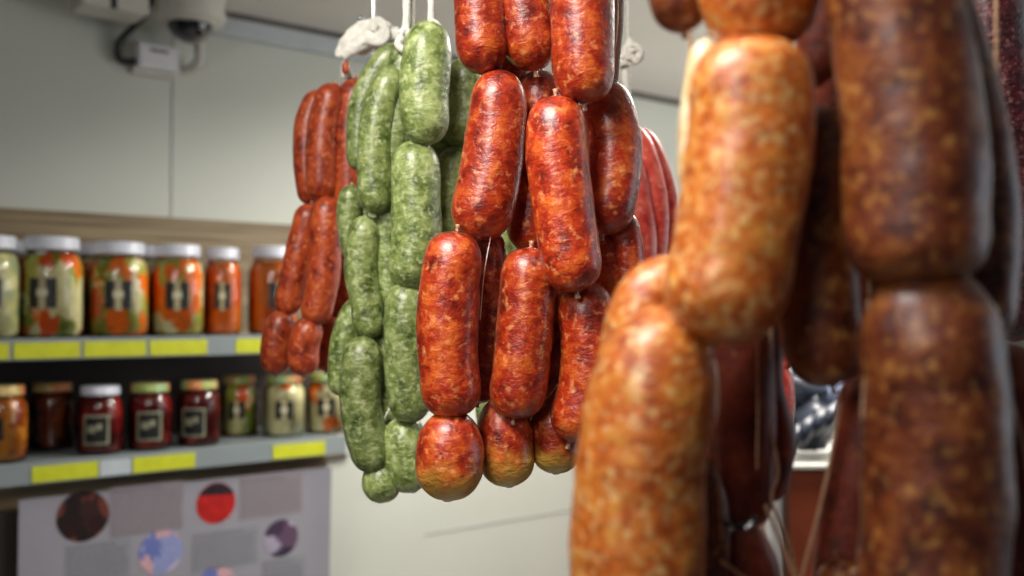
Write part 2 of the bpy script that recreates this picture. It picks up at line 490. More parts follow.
for nm, zt, yel in (('top', ztop1, [(-14, 9, 0), (14, 80, 0), (84, 146, 0), (150, 207, 0), (236, 264, 0), (268, 330, 0)]),
                    ('low', ztop2, [(-60, -4, 0), (32, 98, 0), (133, 195, 0), (273, 325, 0), (100, 131, 1)])):
    fh = 0.032
    board = rbox('shelf', s_start, s_end, 0.018, sh_q, zt - 0.018, zt, M['shelf'], unit, 0.002)
    lip = rbox('price_rail', s_start, s_end, sh_q, sh_q + 0.005, zt - fh, zt + 0.002, M['shelf'], board, 0.001)
    ym = 350 if nm == 'top' else 462
    for a, b_, k in yel:
        sa, sb = hit(a, ym, sh_q + 0.006)[0], hit(b_, ym, sh_q + 0.006)[0]
        rbox('price_card', sa, sb, sh_q + 0.005, sh_q + 0.0065, zt - fh + 0.003, zt - 0.0045, M['palecard' if k else 'yellow'], board)
    if nm == 'low':
        rbox('end_cap', s_end, s_end + 0.006, sh_q - 0.03, sh_q + 0.006, zt - fh - 0.004, zt + 0.002, M['white'], board, 0.002)

# ------------------------------------------------------------------ jars


def lathe(name, prof, mat, parent, seg=40, smooth=True):
    V, F = [], []
    for r, z in prof:
        for k in range(seg):
            a = 2 * math.pi * k / seg
            V.append((r * math.cos(a), r * math.sin(a), z))
    n = len(prof)
    for i in range(n - 1):
        for k in range(seg):
            k2 = (k + 1) % seg
            F.append((i * seg + k, i * seg + k2, (i + 1) * seg + k2, (i + 1) * seg + k))
    F.append(tuple(reversed(range(seg))))
    F.append(tuple((n - 1) * seg + k for k in range(seg)))
    return mesh(name, V, F, mat, parent, smooth)


def patch(name, r, a0, a1, z0, z1, mat, parent, th=0.0006):
    """curved sticker on a jar of radius r; angles in degrees from the jar's front"""
    V, F = [], []
    n = max(2, int(abs(a1 - a0) / 5))
    for i in range(n + 1):
        a = math.radians(a0 + (a1 - a0) * i / n - 90)
        for rr, z in ((r, z0), (r, z1), (r + th, z1), (r + th, z0)):
            V.append((rr * math.cos(a), rr * math.sin(a), z))
    for i in range(n):
        for k in range(4):
            k2 = (k + 1) % 4
            F.append((i * 4 + k, (i + 1) * 4 + k, (i + 1) * 4 + k2, i * 4 + k2))
    F.append((0, 1, 2, 3)); F.append((n * 4 + 3, n * 4 + 2, n * 4 + 1, n * 4))
    return mesh(name, V, F, mat, parent, False)


def jar(label, px, q, zb, R, H, lidmat, cont, turn=0, style='bars', group=None, lab=True, py=330, lidh=None):
    s = hit(px, py, q)[0]
    t = thing('preserve_jar', label, 'jar', room(s, q, zb), math.atan((512 - px) / FPX) + math.radians(turn), group)
    lh = lidh or H * 0.125
    hs = H - lh - H * 0.02           # body height to neck top
    prof = [(R * 0.80, 0.0), (R * 0.93, 0.002), (R, 0.010), (R, hs * 0.62), (R * 0.995, hs * 0.76), (R * 0.93, hs * 0.86), (R * 0.80, hs * 0.925), (R * 0.76, hs * 0.95), (R * 0.76, hs)]
    gl = lathe('glass', prof, M['glass'], t)
    k = 0.955
    cp = [(r * k, z * 0.985 + 0.003) for r, z in prof[:-2]] + [(R * 0.6, hs * 0.93)]
    lathe('contents', cp, M[cont], t)
    RL = R * 0.86
    z0 = hs - 0.001 - lh * 0.12
    lp = [(RL * 0.97, z0), (RL, z0 + 0.0015), (RL, z0 + 0.004), (RL * 0.985, z0 + 0.005), (RL * 0.985, z0 + lh * 0.86), (RL * 0.95, z0 + lh * 0.97), (RL * 0.86, z0 + lh), (RL * 0.80, z0 + lh * 0.97)]
    lid = lathe('lid', lp, M[lidmat], t)
    if lab:
        zc, hh = hs * 0.50, hs * 0.16
        if style == 'bars':
            for a in (-24, 6):
                lb = patch('label', R + 0.0003, a, a + 18, zc - hh, zc + hh, M['blacklabel'], t)
            patch('label_strip', R + 0.0003, -6, 6, zc - hh * 1.15, zc + hh * 1.15, M['stripcream'], t)
            patch('emblem', R + 0.0010, -9, 9, zc - hh * .22, zc + hh * .26, M['creamink'], lb)
        else:
            zc, hh = hs * 0.42, hs * 0.24
            lb = patch('label', R + 0.0003, -34, 30, zc - hh, zc + hh, M['dullcream'], t)
            patch('label_print', R + 0.0009, -28, 25, zc - hh * .86, zc + hh * .86, M['blacklabel'], lb)
            patch('emblem', R + 0.0015, -22, -2, zc - hh * .2, zc + hh * .30, M['dullcream'], lb)
            patch('emblem', R + 0.0015, 0, 12, zc + hh * .0, zc + hh * .42, M['dullcream'], lb)
    return t


gt, gb, gk = 'pickle jars on the upper shelf', 'preserve jars on the lower shelf', None
FA = 0
jar('large white-lidded jar of pale shredded cabbage at the near end of the upper shelf', -14, .19, ztop1, .049, .168, 'lidwhite', 'c_kraut', FA, group=gt)
jar('large white-lidded jar of green and orange vegetables beside the pale cabbage jar', 51, .19, ztop1, .049, .170, 'lidwhite', 'c_mixgreen', FA - 16, group=gt)
jar('large white-lidded jar mostly orange above with a cream patch at its base', 118, .19, ztop1, .049, .166, 'lidwhite', 'c_mixorange', FA, group=gt)
jar('large white-lidded jar of cauliflower and carrot slices touching the small dark orange jar', 177, .19, ztop1, .045, .166, 'lidwhite', 'c_mixcream', FA, group=gt)
jar('narrow white-lidded jar of deep orange grated carrot with a black square label', 222, .160, ztop1, .034, .166, 'lidwhite', 'c_orange', FA, group=gt)
jar('wide bright orange jar on the upper shelf half hidden behind red sausages', 273, .17, ztop1, .046, .172, 'lidwhite', 'c_orange', FA + 14, group=gt)
jar('orange jar in the back row beside the pale cabbage jar on the upper shelf', 22, .075, ztop1, .042, .168, 'lidwhite', 'c_orange', FA, group=gt, lab=False)
jar('back row jar whose lid peeps out before the orange and cream jar', 99, .075, ztop1, .044, .170, 'lidwhite', 'c_mixgreen', FA, group=gt, lab=False)
jar('back row jar whose lid shows just before the cauliflower jar', 153, .075, ztop1, .044, .170, 'lidwhite', 'c_mixorange', FA, group=gt, lab=False)

jar('amber fruit jar with gold lid at the near end of the lower shelf', 2, .20, ztop2, .037, .124, 'lidfruit', 'c_amber', FA - 22, 'bars', gb, py=430)
jar('dim brown fruit jar set back in the gap before the white-lidded red jar', 52, .095, ztop2, .036, .118, 'lidfruit', 'c_brownred', FA, 'bars', gb, lab=False, py=430)
jar('dark red jam jar with a white lid and a cream-edged label', 100, .20, ztop2, .036, .116, 'lidwhite', 'c_red', FA - 8, 'frame', gb, py=430)
jar('dark red jar with patterned gold lid next to the white-lidded red jar', 150, .20, ztop2, .036, .117, 'lidfruit', 'c_red', FA, 'frame', gb, py=430)
jar('dark red jar with patterned lid standing second from the white-lidded red jar', 199, .20, ztop2, .036, .118, 'lidfruit', 'c_red', FA - 14, 'frame', gb, py=430)
jar('olive and orange vegetable jar set back beside the red jam jars', 239, .12, ztop2, .035, .118, 'lidfruit', 'c_olive', FA - 8, 'bars', gb, py=430)
jar('pale cabbage jar with orange bits right under the red sausages', 284, .175, ztop2, .039, .120, 'lidfruit', 'c_pale', FA, 'bars', gb, py=430)
jar('pale cabbage jar at the shelf end beside the green sausages', 326, .175, ztop2, .038, .120, 'lidfruit', 'c_pale', FA, 'bars', gb, py=430)

# ------------------------------------------------------------------ poster below the lower shelf
q_p = sh_q - 0.012
sp0, zp_t = hit(19, 496, q_p)
sp1, zp_t2 = hit(329, 470, q_p)
zt = (zp_t + zp_t2) / 2
post = thing('recipe_poster', 'white poster with round food photos hung below the lower jar shelf', 'poster', room(sp0, q_p, zt), RZ)
PW, PH = sp1 - sp0, 0.42
n, V, F = 24, [], []
for i in range(n + 1):
    for j in range(13):
        x, z = PW * i / n, -PH * j / 12
        c = 0.0
        bow = -0.018 * max(0, (i / n - 0.93) / 0.07) * (0.2 + 0.8 * abs(j / 12 - .45))
        for y in (bow, bow + 0.0012): V.append((x, y, z))
for i in range(n):
    for j in range(12):
        a = (i * 13 + j) * 2; b_ = ((i + 1) * 13 + j) * 2
        F.append((a, a + 2, b_ + 2, b_)); F.append((a + 1, b_ + 1, b_ + 3, a + 3))
mesh('sheet', V, F, M['paper'], post)


def pl(px, py):
    s, z = hit(px, py, q_p)
    return s - sp0, z - zt


def pbox(name, a, b_, mat, parent, y=-0.0003, th=0.0006):
    return box(name, (min(a[0], b_[0]), y - th, min(a[1], b_[1])), (max(a[0], b_[0]), y, max(a[1], b_[1])), mat, parent)


def disc(name, c, r, mat, parent, y=-0.0075, fn=None, th=0.0006):
    V, F = [], []
    k = 32
    for yy in (y, y - th):
        for i in range(k):
            a = 2 * math.pi * i / k
            V.append((c[0] + r * math.cos(a), yy, c[1] + r * math.sin(a)))
    F.append(tuple(range(k))); F.append(tuple(reversed(range(k, 2 * k))))
    for i in range(k):
        F.append((i, k + i, k + (i + 1) % k, (i + 1) % k))
    return mesh(name, V, F, mat, parent, False)


def photo_mat(name, cols, sc=40):
    return mix_mat(name, cols, (sc, sc, sc), 0.4)


M['ph1'] = photo_mat('dark_dish_photo', [(0.02, 0.006, 0.006), (0.012, 0.006, 0.006), (0.12, 0.03, 0.02), (0.03, 0.01, 0.008)])
M['ph2'] = plain('red_food_photo', (0.42, 0.012, 0.010), 0.4, var=0.3, scale=60)
M['ph2b'] = plain('dark_bowl_photo', (0.02, 0.012, 0.015), 0.4, var=0.5, scale=60)
M['ph3'] = photo_mat('blue_pink_photo', [(0.12, 0.15, 0.38), (0.45, 0.36, 0.44), (0.50, 0.30, 0.33), (0.22, 0.25, 0.45)], 28)
M['ph4'] = photo_mat('purple_white_photo', [(0.05, 0.03, 0.06), (0.30, 0.28, 0.36), (0.03, 0.025, 0.05), (0.10, 0.06, 0.10)], 34)
for a, b_, mt in (((110, 488), (183, 528), 'paperpink'), ((240, 478), (302, 512), 'paperpink'), ((66, 545), (130, 576), 'paperblue'), ((192, 533), (258, 562), 'paperblue'), ((262, 560), (305, 580), 'paperblue')):
    blk = pbox('text_block', pl(*a), pl(*b_), M[mt], post, y=-0.0001)
    (x0, z0), (x1, z1) = pl(*a), pl(*b_)
    random.seed(a[0])
    z = z0 - 0.006
    first = True
    while z > z1 + 0.004:
        x = x0 + 0.003
        bm = bmesh.new()
        while x < x1 - 0.008:
            wd = random.uniform(0.004, 0.013)
            hgt = 0.0026 if first else 0.0013
            if not (first and x > x0 + (x1 - x0) * 0.7): bbox(bm, (x, -0.0012, z - hgt), (min(x + wd, x1 - .003), -0.0006, z))
            x += wd + 0.003
        from_bm('text_line', bm, M['ink'], blk)
        z -= 0.0075 if first else 0.0048
        first = False
for px, py, rr, mt, nm in ((83, 516, 23, 'ph1', 'dark'), (216, 503, 20, 'ph2', 'red'), (161, 552, 21, 'ph3', 'blue'), (281, 538, 19, 'ph4', 'purple'), (216, 585, 19, 'ph3', 'b')):
    c = pl(px, py)
    r = rr / FPX * 1.75
    d = disc('round_photo', c, r, M[mt], post, y=-0.0001)
    d['label'] = {'ph1': 'round photo of a dark dish', 'ph2': 'round photo of red food in a dark bowl', 'ph3': 'round photo in blue and pink', 'ph4': 'round photo in purple and white'}[mt]
    if mt == 'ph2':
        bm = bmesh.new()
        k = [(c[0] + r * .98 * math.cos(math.radians(a)), c[1] + r * .98 * math.sin(math.radians(a))) for a in range(22, 160, 10)]
        vs = [bm.verts.new((x, -0.0015, z)) for x, z in k]
        bm.faces.new(vs)
        bmesh.ops.extrude_face_region(bm, geom=bm.faces[:])
        bm.verts.ensure_lookup_table()
        for v in bm.verts[len(k):]: v.co.y += 0.0007
        from_bm('bowl_rim', bm, M['ph2b'], d)

# ------------------------------------------------------------------ security camera, boxes, cable
zc = CEIL
cb = hit(190, 15, 0.11)
dc = thing('security_camera', 'cream dome security camera with smoked lens hanging from the ceiling', 'camera', room(cb[0], 0.11, 0), RZ)
zb = hit(190, 22, 0.11)[1]
lathe('housing', [(0.028, zb - .004), (0.058, zb - 0.002), (0.064, zb + 0.010), (0.062, zb + 0.030), (0.067, zb + 0.045), (0.067, CEIL + 0.001)][::1], M['cream'], dc)
dome_prof = [(0.002, zb - 0.040)] + [(0.041 * math.sin(math.radians(a)), zb - 0.002 - 0.038 * math.cos(math.radians(a))) for a in range(8, 91, 9)]
dm = lathe('dome', dome_prof, M['blackglass'], dc)
lathe('lens_ring', [(0.043, zb - 0.006), (0.049, zb - 0.005), (0.050, zb + 0.001), (0.043, zb + 0.001)], M['cream'], dc)
bz = hit(197, 45, 0.05)
brk = hit(197, 40, 0.02)
tube('bracket', [(0.03, -0.0 + 0.05, zb + .02), (0.045, 0.07, zb - 0.045), (0.035, 0.10, zb - 0.065)], 0.009, M['cream'], dc, world=False, seg=10)

j0, j1 = hit(139, 38, 0.035), hit(180, 74, 0.035)
jb = thing('junction_box', 'small white rectangular box on the wall below the dome camera', 'box', W0, RZ)
rbox('casing', j0[0], j1[0], 0.0, 0.030, j1[1] + 0.004, j0[1] - 0.004, M['white'], jb, 0.004)
rbox('cover', j0[0] + 0.001, j1[0] - 0.001, 0.030, 0.035, j1[1] + 0.006, j0[1] - 0.006, M['white'], jb, 0.002)
rbox('base_plate', j0[0] - 0.004, j1[0] + 0.004, 0.0, 0.012, j1[1] - 0.006, j0[1] - 0.002, M['cream'], jb, 0.002)
mk = hit(160, 51, 0.036)
rbox('marking', mk[0] - 0.018, mk[0] + 0.016, 0.0345, 0.0356, mk[1] - 0.003, mk[1] + 0.003, M['ink'], jb)


def rp(px, py, q):
    s, z = hit(px, py, q)
    return room(s, q, z)


cbl = tube('power_cable', [rp(158, -22, .06), rp(151, 0, .05), rp(143, 17, .035), rp(124, 36, .018), rp(117, 48, .014), rp(121, 60, .014), rp(140, 62, .016)], 0.0062, M['black'], None, seg=10, n=60)
tag(cbl, 'thick black cable looping from the ceiling into the small white box', 'cable')
e0, e1 = hit(82, 17, 0.13), hit(150, 17, 0.13)
lf = thing('emergency_light', 'pale grey box fixture at the ceiling beside the black cable', 'light fixture', W0, RZ)
rbox('casing', e0[0], e1[0], 0.05, 0.13, hit(118, 9, 0.13)[1], CEIL + 0.0, M['cream'], lf, 0.004)
sl = hit(114, 4, 0.131)
rbox('slot', sl[0] - 0.005, sl[0] + 0.005, 0.1295, 0.1312, sl[1] - 0.008, sl[1] + 0.012, M['black'], lf)

# ------------------------------------------------------------------ cabinet with black bundle, in the gap on the right
D = 1.5
zc_ = P(800, 463, D).z
xl = P(788, 400, D).x
cab = thing('wooden_counter', 'red-brown wooden counter with a pale top edge behind the brown sausages', 'counter', (xl, D, 0))
box('body', (0.0, 0.0, 0.0), (1.15, 1.1, zc_ - 0.008), M['brownwood'], cab, 0.003)
box('worktop', (-0.004, -0.01, zc_ - 0.008), (1.155, 1.1, zc_), M['cream'], cab, 0.002)
for k in range(3):
    dr = box('door', (0.02 + 0.38 * k, -0.012, 0.1), (0.37 + 0.38 * k, 0.0, zc_ - 0.17), M['brownwood'], cab, 0.003)
    box('handle', (0.33 + 0.38 * k, -0.03, zc_ - 0.22), (0.342 + 0.38 * k, -0.012, zc_ - 0.12), M['steel'], dr, 0.003)
pw = box('trim_5', (xl - 0.022, 1.52, 0), (xl - 0.006, 1.56, CEIL), M['white'])
pw['kind'] = 'structure'

bb = P(812, 440, D + 0.07)
bun = thing('black_plastic_bundle', 'glossy blue-black plastic bundle with finger-like folds lying on the counter', 'bag', (bb.x, bb.y, zc_))
M['blackbag'] = plain('blue_black_film', (0.012, 0.018, 0.034), 0.42, var=0.3, scale=60, coat=0.15)
M['greybag'] = plain('blue_grey_film', (0.12, 0.16, 0.26), 0.4, var=0.3, scale=60, coat=0.2)


def lump(name, c, rad, mat, parent, seed, amp=0.25, sc=22, world=False):
    bm = bmesh.new()
    bmesh.ops.create_icosphere(bm, subdivisions=4, radius=1)
    for v in bm.verts:
        nrm = v.co.normalized()
        p = Vector((nrm.x * rad[0], nrm.y * rad[1], nrm.z * rad[2]))
        k = 1 + amp * mnoise.noise((p + Vector((seed * 3.1, 0, 0))) * sc) + amp * .5 * mnoise.noise((p + Vector((seed, 5, 0))) * sc * 2.7)
        v.co = Vector(c) + p * k
    return from_bm(name, bm, mat, parent, True)


lump('bag', (0, 0.01, 0.058), (0.062, 0.055, 0.046), M['blackbag'], bun, 1, 0.35, 26)
lump('bag', (-0.008, 0.0, 0.105), (0.040, 0.035, 0.036), M['blackbag'], bun, 2, 0.3, 30)
lump('bag', (0.035, 0.01, 0.105), (0.045, 0.038, 0.034), M['greybag'], bun, 3, 0.3, 30)
for k, (x, z, a) in enumerate(((-0.026, 0.028, 0.9), (-0.008, 0.04, 0.8), (0.012, 0.052, 0.7), (0.030, 0.060, 0.6))):
    p0 = Vector((x, -0.045, z + 0.028)); p1 = p0 + Vector((-0.02, -0.012, -0.022)); p2 = p0 + Vector((-0.028, -0.004, -0.05 if k < 2 else -0.04))
    tube('fold', [p0, p1, p2], 0.011, M['blackbag'], bun, world=False, seg=14, jit=lambda p, t, th: 0.3 + 0.8 * math.sin(math.pi * min(1, max(0, 0.1 + t * 0.8))))
pb = P(806, 400, D + 0.2)
pk = thing('paper_packet', 'white paper packet with red print standing behind the black bundle', 'packet', (pb.x, pb.y, zc_))
box('packet_body', (-0.045, 0, 0), (0.075, 0.04, 0.175), M['white'], pk, 0.006)
bm = bmesh.new()
for x, z, ww, hh in ((-0.01, 0.135, 0.03, 0.012), (-0.02, 0.155, 0.012, 0.01), (0.03, 0.11, 0.03, 0.016), (0.0, 0.10, 0.02, 0.008), (0.012, 0.158, 0.02, 0.006)):
    bbox(bm, (x, -0.001, z), (x + ww, 0.0005, z + hh))
from_bm('red_print', bm, M['redthing'], pk)
rb = P(1022, 404, 2.45)
rc = thing('red_crate', 'red plastic crate on the far counter at the edge of the view', 'crate', (rb.x, rb.y, zc_))
bm = bmesh.new()
for lo, hi in (((-0.06, 0, 0), (0.3, 0.2, 0.012)), ((-0.06, 0, 0), (0.3, 0.012, 0.105)), ((-0.06, 0.188, 0), (0.3, 0.2, 0.105)), ((-0.06, 0, 0), (-0.048, 0.2, 0.105)), ((0.288, 0, 0), (0.3, 0.2, 0.105))):
    bbox(bm, lo, hi, 0.003)
from_bm('crate_body', bm, M['redthing'], rc)
box('rim', (-0.066, -0.006, 0.1), (0.306, 0.0, 0.115), M['redthing'], rc, 0.002)

# ------------------------------------------------------------------ sausages
RAILZ = CAMZ + 0.43


def profile(t, Ltot, R, e0, e1, p=2.2):
    """radius along a link, t = 0 … 1; rounded shoulders running into a short twisted nipple"""
    s = t * Ltot
    nip = min(0.10 * R + 0.0008, 0.004)

    def end(x, e):
        c = R * e
        x = max(0.0, x - 0.03 * R)
        if x >= c: return 1.0
        k = 1 - x / c
        return max(0.0, 1 - k ** p) ** (1 / p)
    f = min(end(s, e0), end(Ltot - s, e1))
    return max(nip, R * f)


class Bunch:
    def __init__(self, name, label, px, py, d, mat, twist, group=None, tipped=False):
        top = P(px, py, d)
        self.o = thing(name, label, 'sausages', top, 0, group)
        self.d, self.mat, self.twist = d, mat, twist
        self.k = 0

    def link(self, pts, wpx, dz=0.0, mat=None, e0=1.25, e1=1.15, belly=0.04, seg=32, rings=52, tip=None, label=None, name='sausage', amp=0.045, taper=0.0, ends=True, lump_s=45, p=2.2, flat=1.0, top_ext=None):
        d = self.d + dz
        P3 = []
        for q in pts:
            dd = d + (q[2] if len(q) > 2 else 0)
            P3.append(P(q[0], q[1], dd))
        R = wpx / 2 / FPX * d
        d0, d1 = (P3[0] - P3[1]).normalized(), (P3[-1] - P3[-2]).normalized()
        P3[0] = P3[0] + d0 * R * (0.10 if top_ext is None else top_ext)
        if not tip: P3[-1] = P3[-1] + d1 * R * 0.10
        c = catmull(P3, rings)
        Ltot = sum((c[i + 1] - c[i]).length for i in range(rings - 1))
        # denser rings at the ends
        tt = [0.5 - 0.5 * math.cos(math.pi * i / (rings - 1)) for i in range(rings)]
        fine = catmull(P3, 200)
        c = [fine[min(199, int(round(t * 199)))] if 0 else fine[int(t * 199)].lerp(fine[min(199, int(t * 199) + 1)], t * 199 - int(t * 199)) for t in tt]
        rr = [profile(t, Ltot, R, e0, e1, p) * (1 + belly * math.sin(math.pi * t) - belly * .5 + taper * (t - .5)) for t in tt]
        self.k += 1
        seed = Vector((self.k * 7.3, self.d * 31, 0))

        def jit(p, t, th):
            # low lumps and small puckers running into the tied ends
            v = 1 + amp * mnoise.noise((p + Vector((math.cos(th), math.sin(th), 0)) * R * 0.9) * lump_s + seed)
            v += amp * 0.4 * mnoise.noise((p + Vector((math.cos(th), math.sin(th), 0)) * R) * lump_s * 3.5 + seed)
            en = min(t, 1 - t) * Ltot / R
            if en < 0.55: v *= 1 + 0.10 * (1 - en / 0.55) * math.sin(th * 9 + seed.x) * (1 if en > 0.08 else 0.4)
            return v
        V, F = sweep(c, rr, seg, flat, jit)
        o = mesh(name, V, F, mat or self.mat, self.o, True, True)
        if tip:
            at = o.data.attributes.new('tip', 'FLOAT', 'POINT')
            vals = []
            for i in range(rings):
                for k in range(seg):
                    h = (tt[i] - tip) / (1 - tip)
                    h += 0.35 * mnoise.noise(V[i * seg + k] * 110)
                    vals.append(max(0.0, min(0.85, h)))
            at.data.foreach_set('value', vals)
        if label: o['label'] = label
        if tip and ends is True: ends = [0]
        if ends:
            for e in ends if isinstance(ends, (list, tuple)) else (0, 1):
                a = c[0] if e == 0 else c[-1]
                dirv = (c[0] - c[3]).normalized() if e == 0 else (c[-1] - c[-4]).normalized()
                ln = R * 0.22
                tube('casing_twist', [a - dirv * R * 0.15, a, a + dirv * ln], max(0.0012, R * 0.09), self.twist, o, seg=10, n=14,
                     jit=lambda p_, t, th: 1 + 0.25 * math.sin(th * 4 + t * 14) - 0.35 * math.exp(-((t - .5) / .18) ** 2))
        return o

    def string(self, pts, wpx, dz=0.0, mat=None, name='string', seg=8, twist=True):
        d = self.d + dz
        P3 = [P(q[0], q[1], d + (q[2] if len(q) > 2 else 0)) for q in pts]
        r = wpx / 2 / FPX * d
        n = 14 * len(pts)
        return tube(name, P3, r, mat or M['string'], self.o, seg=seg, n=n, jit=(lambda p, t, th: 1 + 0.16 * math.sin(3 * th + t * n * 1.9)) if twist else None)

    def up(self, px, py, w, dz=0.0, mat=None, name='string', px2=None):
        """string from a point straight up to the rail"""
        d = self.d + dz
        a = P(px, py, d)
        top = Vector((P(px2 or px, py, d).x, a.y, RAILZ + 0.004))
        return tube(name, [a, a.lerp(top, .5), top], w / 2 / FPX * d, mat or M['string'], self.o, seg=8, n=40, jit=lambda p, t, th: 1 + 0.16 * math.sin(3 * th + t * 70))


# --- red-orange bunch hanging beside the jars
B = Bunch('sausage_bunch', 'brick-red sausage bunch hanging in front of the orange jars, beside the green ones', 350, 75, 0.95, M['red_far'], M['twist'])
B.link([(345, 205), (350, 265), (341, 332)], 28, 0.045, mat=M['red_far'])
B.link([(336, 225), (338, 270), (331, 318)], 30, 0.06)
B.link([(330, 316), (331, 345), (326, 371)], 24, 0.03)
B.link([(343, 320), (347, 345), (343, 368)], 26, 0.05)
B.link([(356, 80), (351, 125), (350, 170), (350, 214)], 34, 0.0)
B.link([(321, 92), (309, 122), (307, 160), (312, 204)], 27, 0.016)
B.link([(335, 85), (326, 118), (322, 160), (322, 200)], 33, -0.006)
B.link([(311, 205), (301, 245), (292, 285), (286, 314)], 28, 0.006)
B.link([(327, 198), (326, 240), (322, 285), (313, 324)], 32, -0.012, label='curved middle link with wrinkled end')
B.link([(284, 312), (276, 342), (276, 374)], 29, 0.002)
B.link([(312, 318), (304, 346), (304, 375)], 31, -0.012)
B.string([(345, 78), (344, 70), (347, 58)], 7, -0.005)
B.link([(345, 62), (346, 68), (345, 74)], 8, -0.014, name='meat_scrap', ends=False, rings=20, seg=16)
B.string([(352, 88), (350, 76), (346, 62), (352, 50), (366, 38), (374, 30)], 6, 0.0)
B.string([(376, 78), (375, 60), (372, 45), (373, 34)], 5, 0.0)
cloth = []
for k, (pts, wd, dz) in enumerate((
        ([(340, 58), (346, 44), (356, 33), (370, 26), (382, 24)], 15, -0.004), ([(342, 57), (354, 46), (368, 38), (382, 30), (388, 22)], 14, -0.010),
        ([(362, 44), (376, 38), (390, 33), (401, 36)], 15, -0.006), ([(372, 50), (382, 44), (392, 44), (400, 40)], 12, 0.0),
        ([(370, 30), (378, 22), (384, 30), (380, 40), (370, 42)], 11, -0.014), ([(350, 50), (364, 48), (376, 46)], 12, 0.002))):
    c = catmull([P(x, y, 0.95 + dz) for x, y in pts], 30)
    R = wd / 2 / FPX * .95
    V, F = sweep(c, [R * (0.35 + 0.75 * math.sin(math.pi * (0.08 + 0.84 * i / 29)) ** .7) for i in range(30)], 16, 0.6,
                 lambda p, t, th, k=k: 1 + 0.42 * mnoise.noise(p * 160 + Vector((math.cos(th) * 1.3, math.sin(th) * 1.3, k))) + 0.12 * math.sin(5 * th + 9 * t))
    mesh('knotted_cloth', V, F, M['cloth'], B.o, True, True)
hk = thing('steel_hook', 'thin steel hook holding the cream cloth knot of the brick-red bunch', 'hook', P(372, 28, 0.95))
a = P(372, 28, 0.95)
hp = [a + Vector((0, 0, 0)), a + Vector((-0.004, 0.002, -0.006)), a + Vector((-0.010, 0.002, -0.002)), a + Vector((-0.011, 0.002, 0.008))]
top = Vector((a.x, a.y, RAILZ - 0.001))
tube('hook_shank', [top, a.lerp(top, .5), a + Vector((0.001, 0, 0.012)), a] + hp[1:], 0.0018, M['steel'], hk, seg=10, n=70)
lump('ball_tip', tuple(Vector((-0.011, 0.002, 0.010))), (0.0028, 0.0028, 0.0028), M['steel'], hk, 1, 0.0)

# --- green bunch
B = Bunch('sausage_bunch', 'pale green herb sausage bunch on white strings, full length in view', 418, 24, 0.80, M['green'], M['twist_green'])
B.link([(500, 228), (504, 300), (497, 378)], 42, 0.055)
B.link([(496, 372), (494, 410), (498, 440)], 36, 0.06)
B.link([(461, 60), (466, 100), (461, 148)], 40, 0.028)
B.link([(455, 148), (452, 195), (452, 240)], 32, 0.026)
B.link([(470, 150), (476, 195), (470, 240)], 34, 0.045)
B.link([(400, 46), (376, 74), (361, 115), (360, 170)], 27, 0.012, e0=1.8)
B.link([(352, 186), (349, 220), (356, 262)], 24, 0.030)
B.link([(360, 300), (345, 340), (341, 395)], 28, 0.045, belly=0.1)
B.link([(360, 388), (356, 400), (350, 420)], 24, 0.05)
B.link([(396, 68), (381, 105), (375, 150), (375, 212)], 34, -0.006, e0=1.7)
B.link([(410, 44), (401, 85), (395, 130), (397, 176)], 38, 0.004)
B.link([(440, 100), (446, 150), (442, 210)], 44, 0.050)
B.link([(440, 205), (448, 260), (440, 330)], 40, 0.055)
B.link([(380, 160), (376, 200), (380, 250)], 34, 0.045)
B.link([(376, 300), (372, 350), (384, 410)], 30, 0.055)
B.link([(425, 300), (430, 350), (424, 410)], 36, 0.050)
B.link([(389, 175), (387, 235), (390, 307)], 27, 0.010)
B.link([(388, 306), (386, 360), (392, 425)], 27, 0.018)
B.link([(366, 217), (361, 265), (366, 300), (372, 337)], 33, 0.002)
B.link([(364, 338), (360, 395), (366, 435), (377, 470)], 41, -0.004)
B.link([(375, 463), (381, 482), (380, 501)], 38, 0.0, e0=1.1, e1=1.0, ends=[0], label='short round bottom link')
B.link([(431, 22), (426, 60), (424, 100), (427, 143)], 49, -0.020, e0=1.5)
B.link([(415, 142), (416, 190), (416, 240), (408, 287)], 49, -0.012)
B.link([(405, 284), (406, 330), (406, 375), (413, 421)], 43, -0.010)
B.link([(408, 418), (404, 455), (414, 490)], 46, 0.0, ends=[0])
B.up(406, 34, 8, -0.012, px2=412)
B.up(412, 30, 6, -0.004, px2=416)
B.up(431, 26, 7, -0.02)
B.string([(403, 36), (398, 44), (404, 50), (410, 40), (406, 30), (400, 34)], 8, -0.014)
B.string([(424, 24), (434, 22), (440, 30), (432, 34), (424, 28)], 6, -0.026)
B.string([(378, 455), (384, 420), (396, 400)], 2, 0.0)

# --- centre red bunch (in focus)
B = Bunch('sausage_bunch', 'glossy deep-red chorizo bunch hanging sharp and nearest the middle', 560, -30, 0.66, M['red'], M['twist'])
B.link([(540, 72), (538, 150), (527, 250)], 46, 0.030)
B.link([(548, 265), (549, 340), (540, 425)], 40, 0.034)
B.link([(488, 230), (492, 310), (478, 402)], 34, 0.026)
B.link([(560, 240), (566, 300), (560, 380)], 40, 0.045)
B.link([(520, 250), (516, 330), (514, 400)], 34, 0.055)
B.link([(478, -95), (479, -20), (483, 72)], 52, 0.0)
B.link([(520, -100), (522, -20), (535, 68)], 58, 0.006)
B.link([(585, -110), (582, -10), (584, 101)], 63, -0.020, p=2.5)
B.link([(499, 72), (497, 120), (489, 180), (476, 237)], 60, 0.002, p=2.3, taper=0.16)
B.link([(515, 30), (512, 90), (520, 150)], 40, 0.045)
B.link([(594, 84), (612, 125), (613, 180), (603, 232)], 54, 0.018)
B.link([(556, 99), (558, 160), (566, 230), (576, 289)], 62, -0.020, p=2.5)
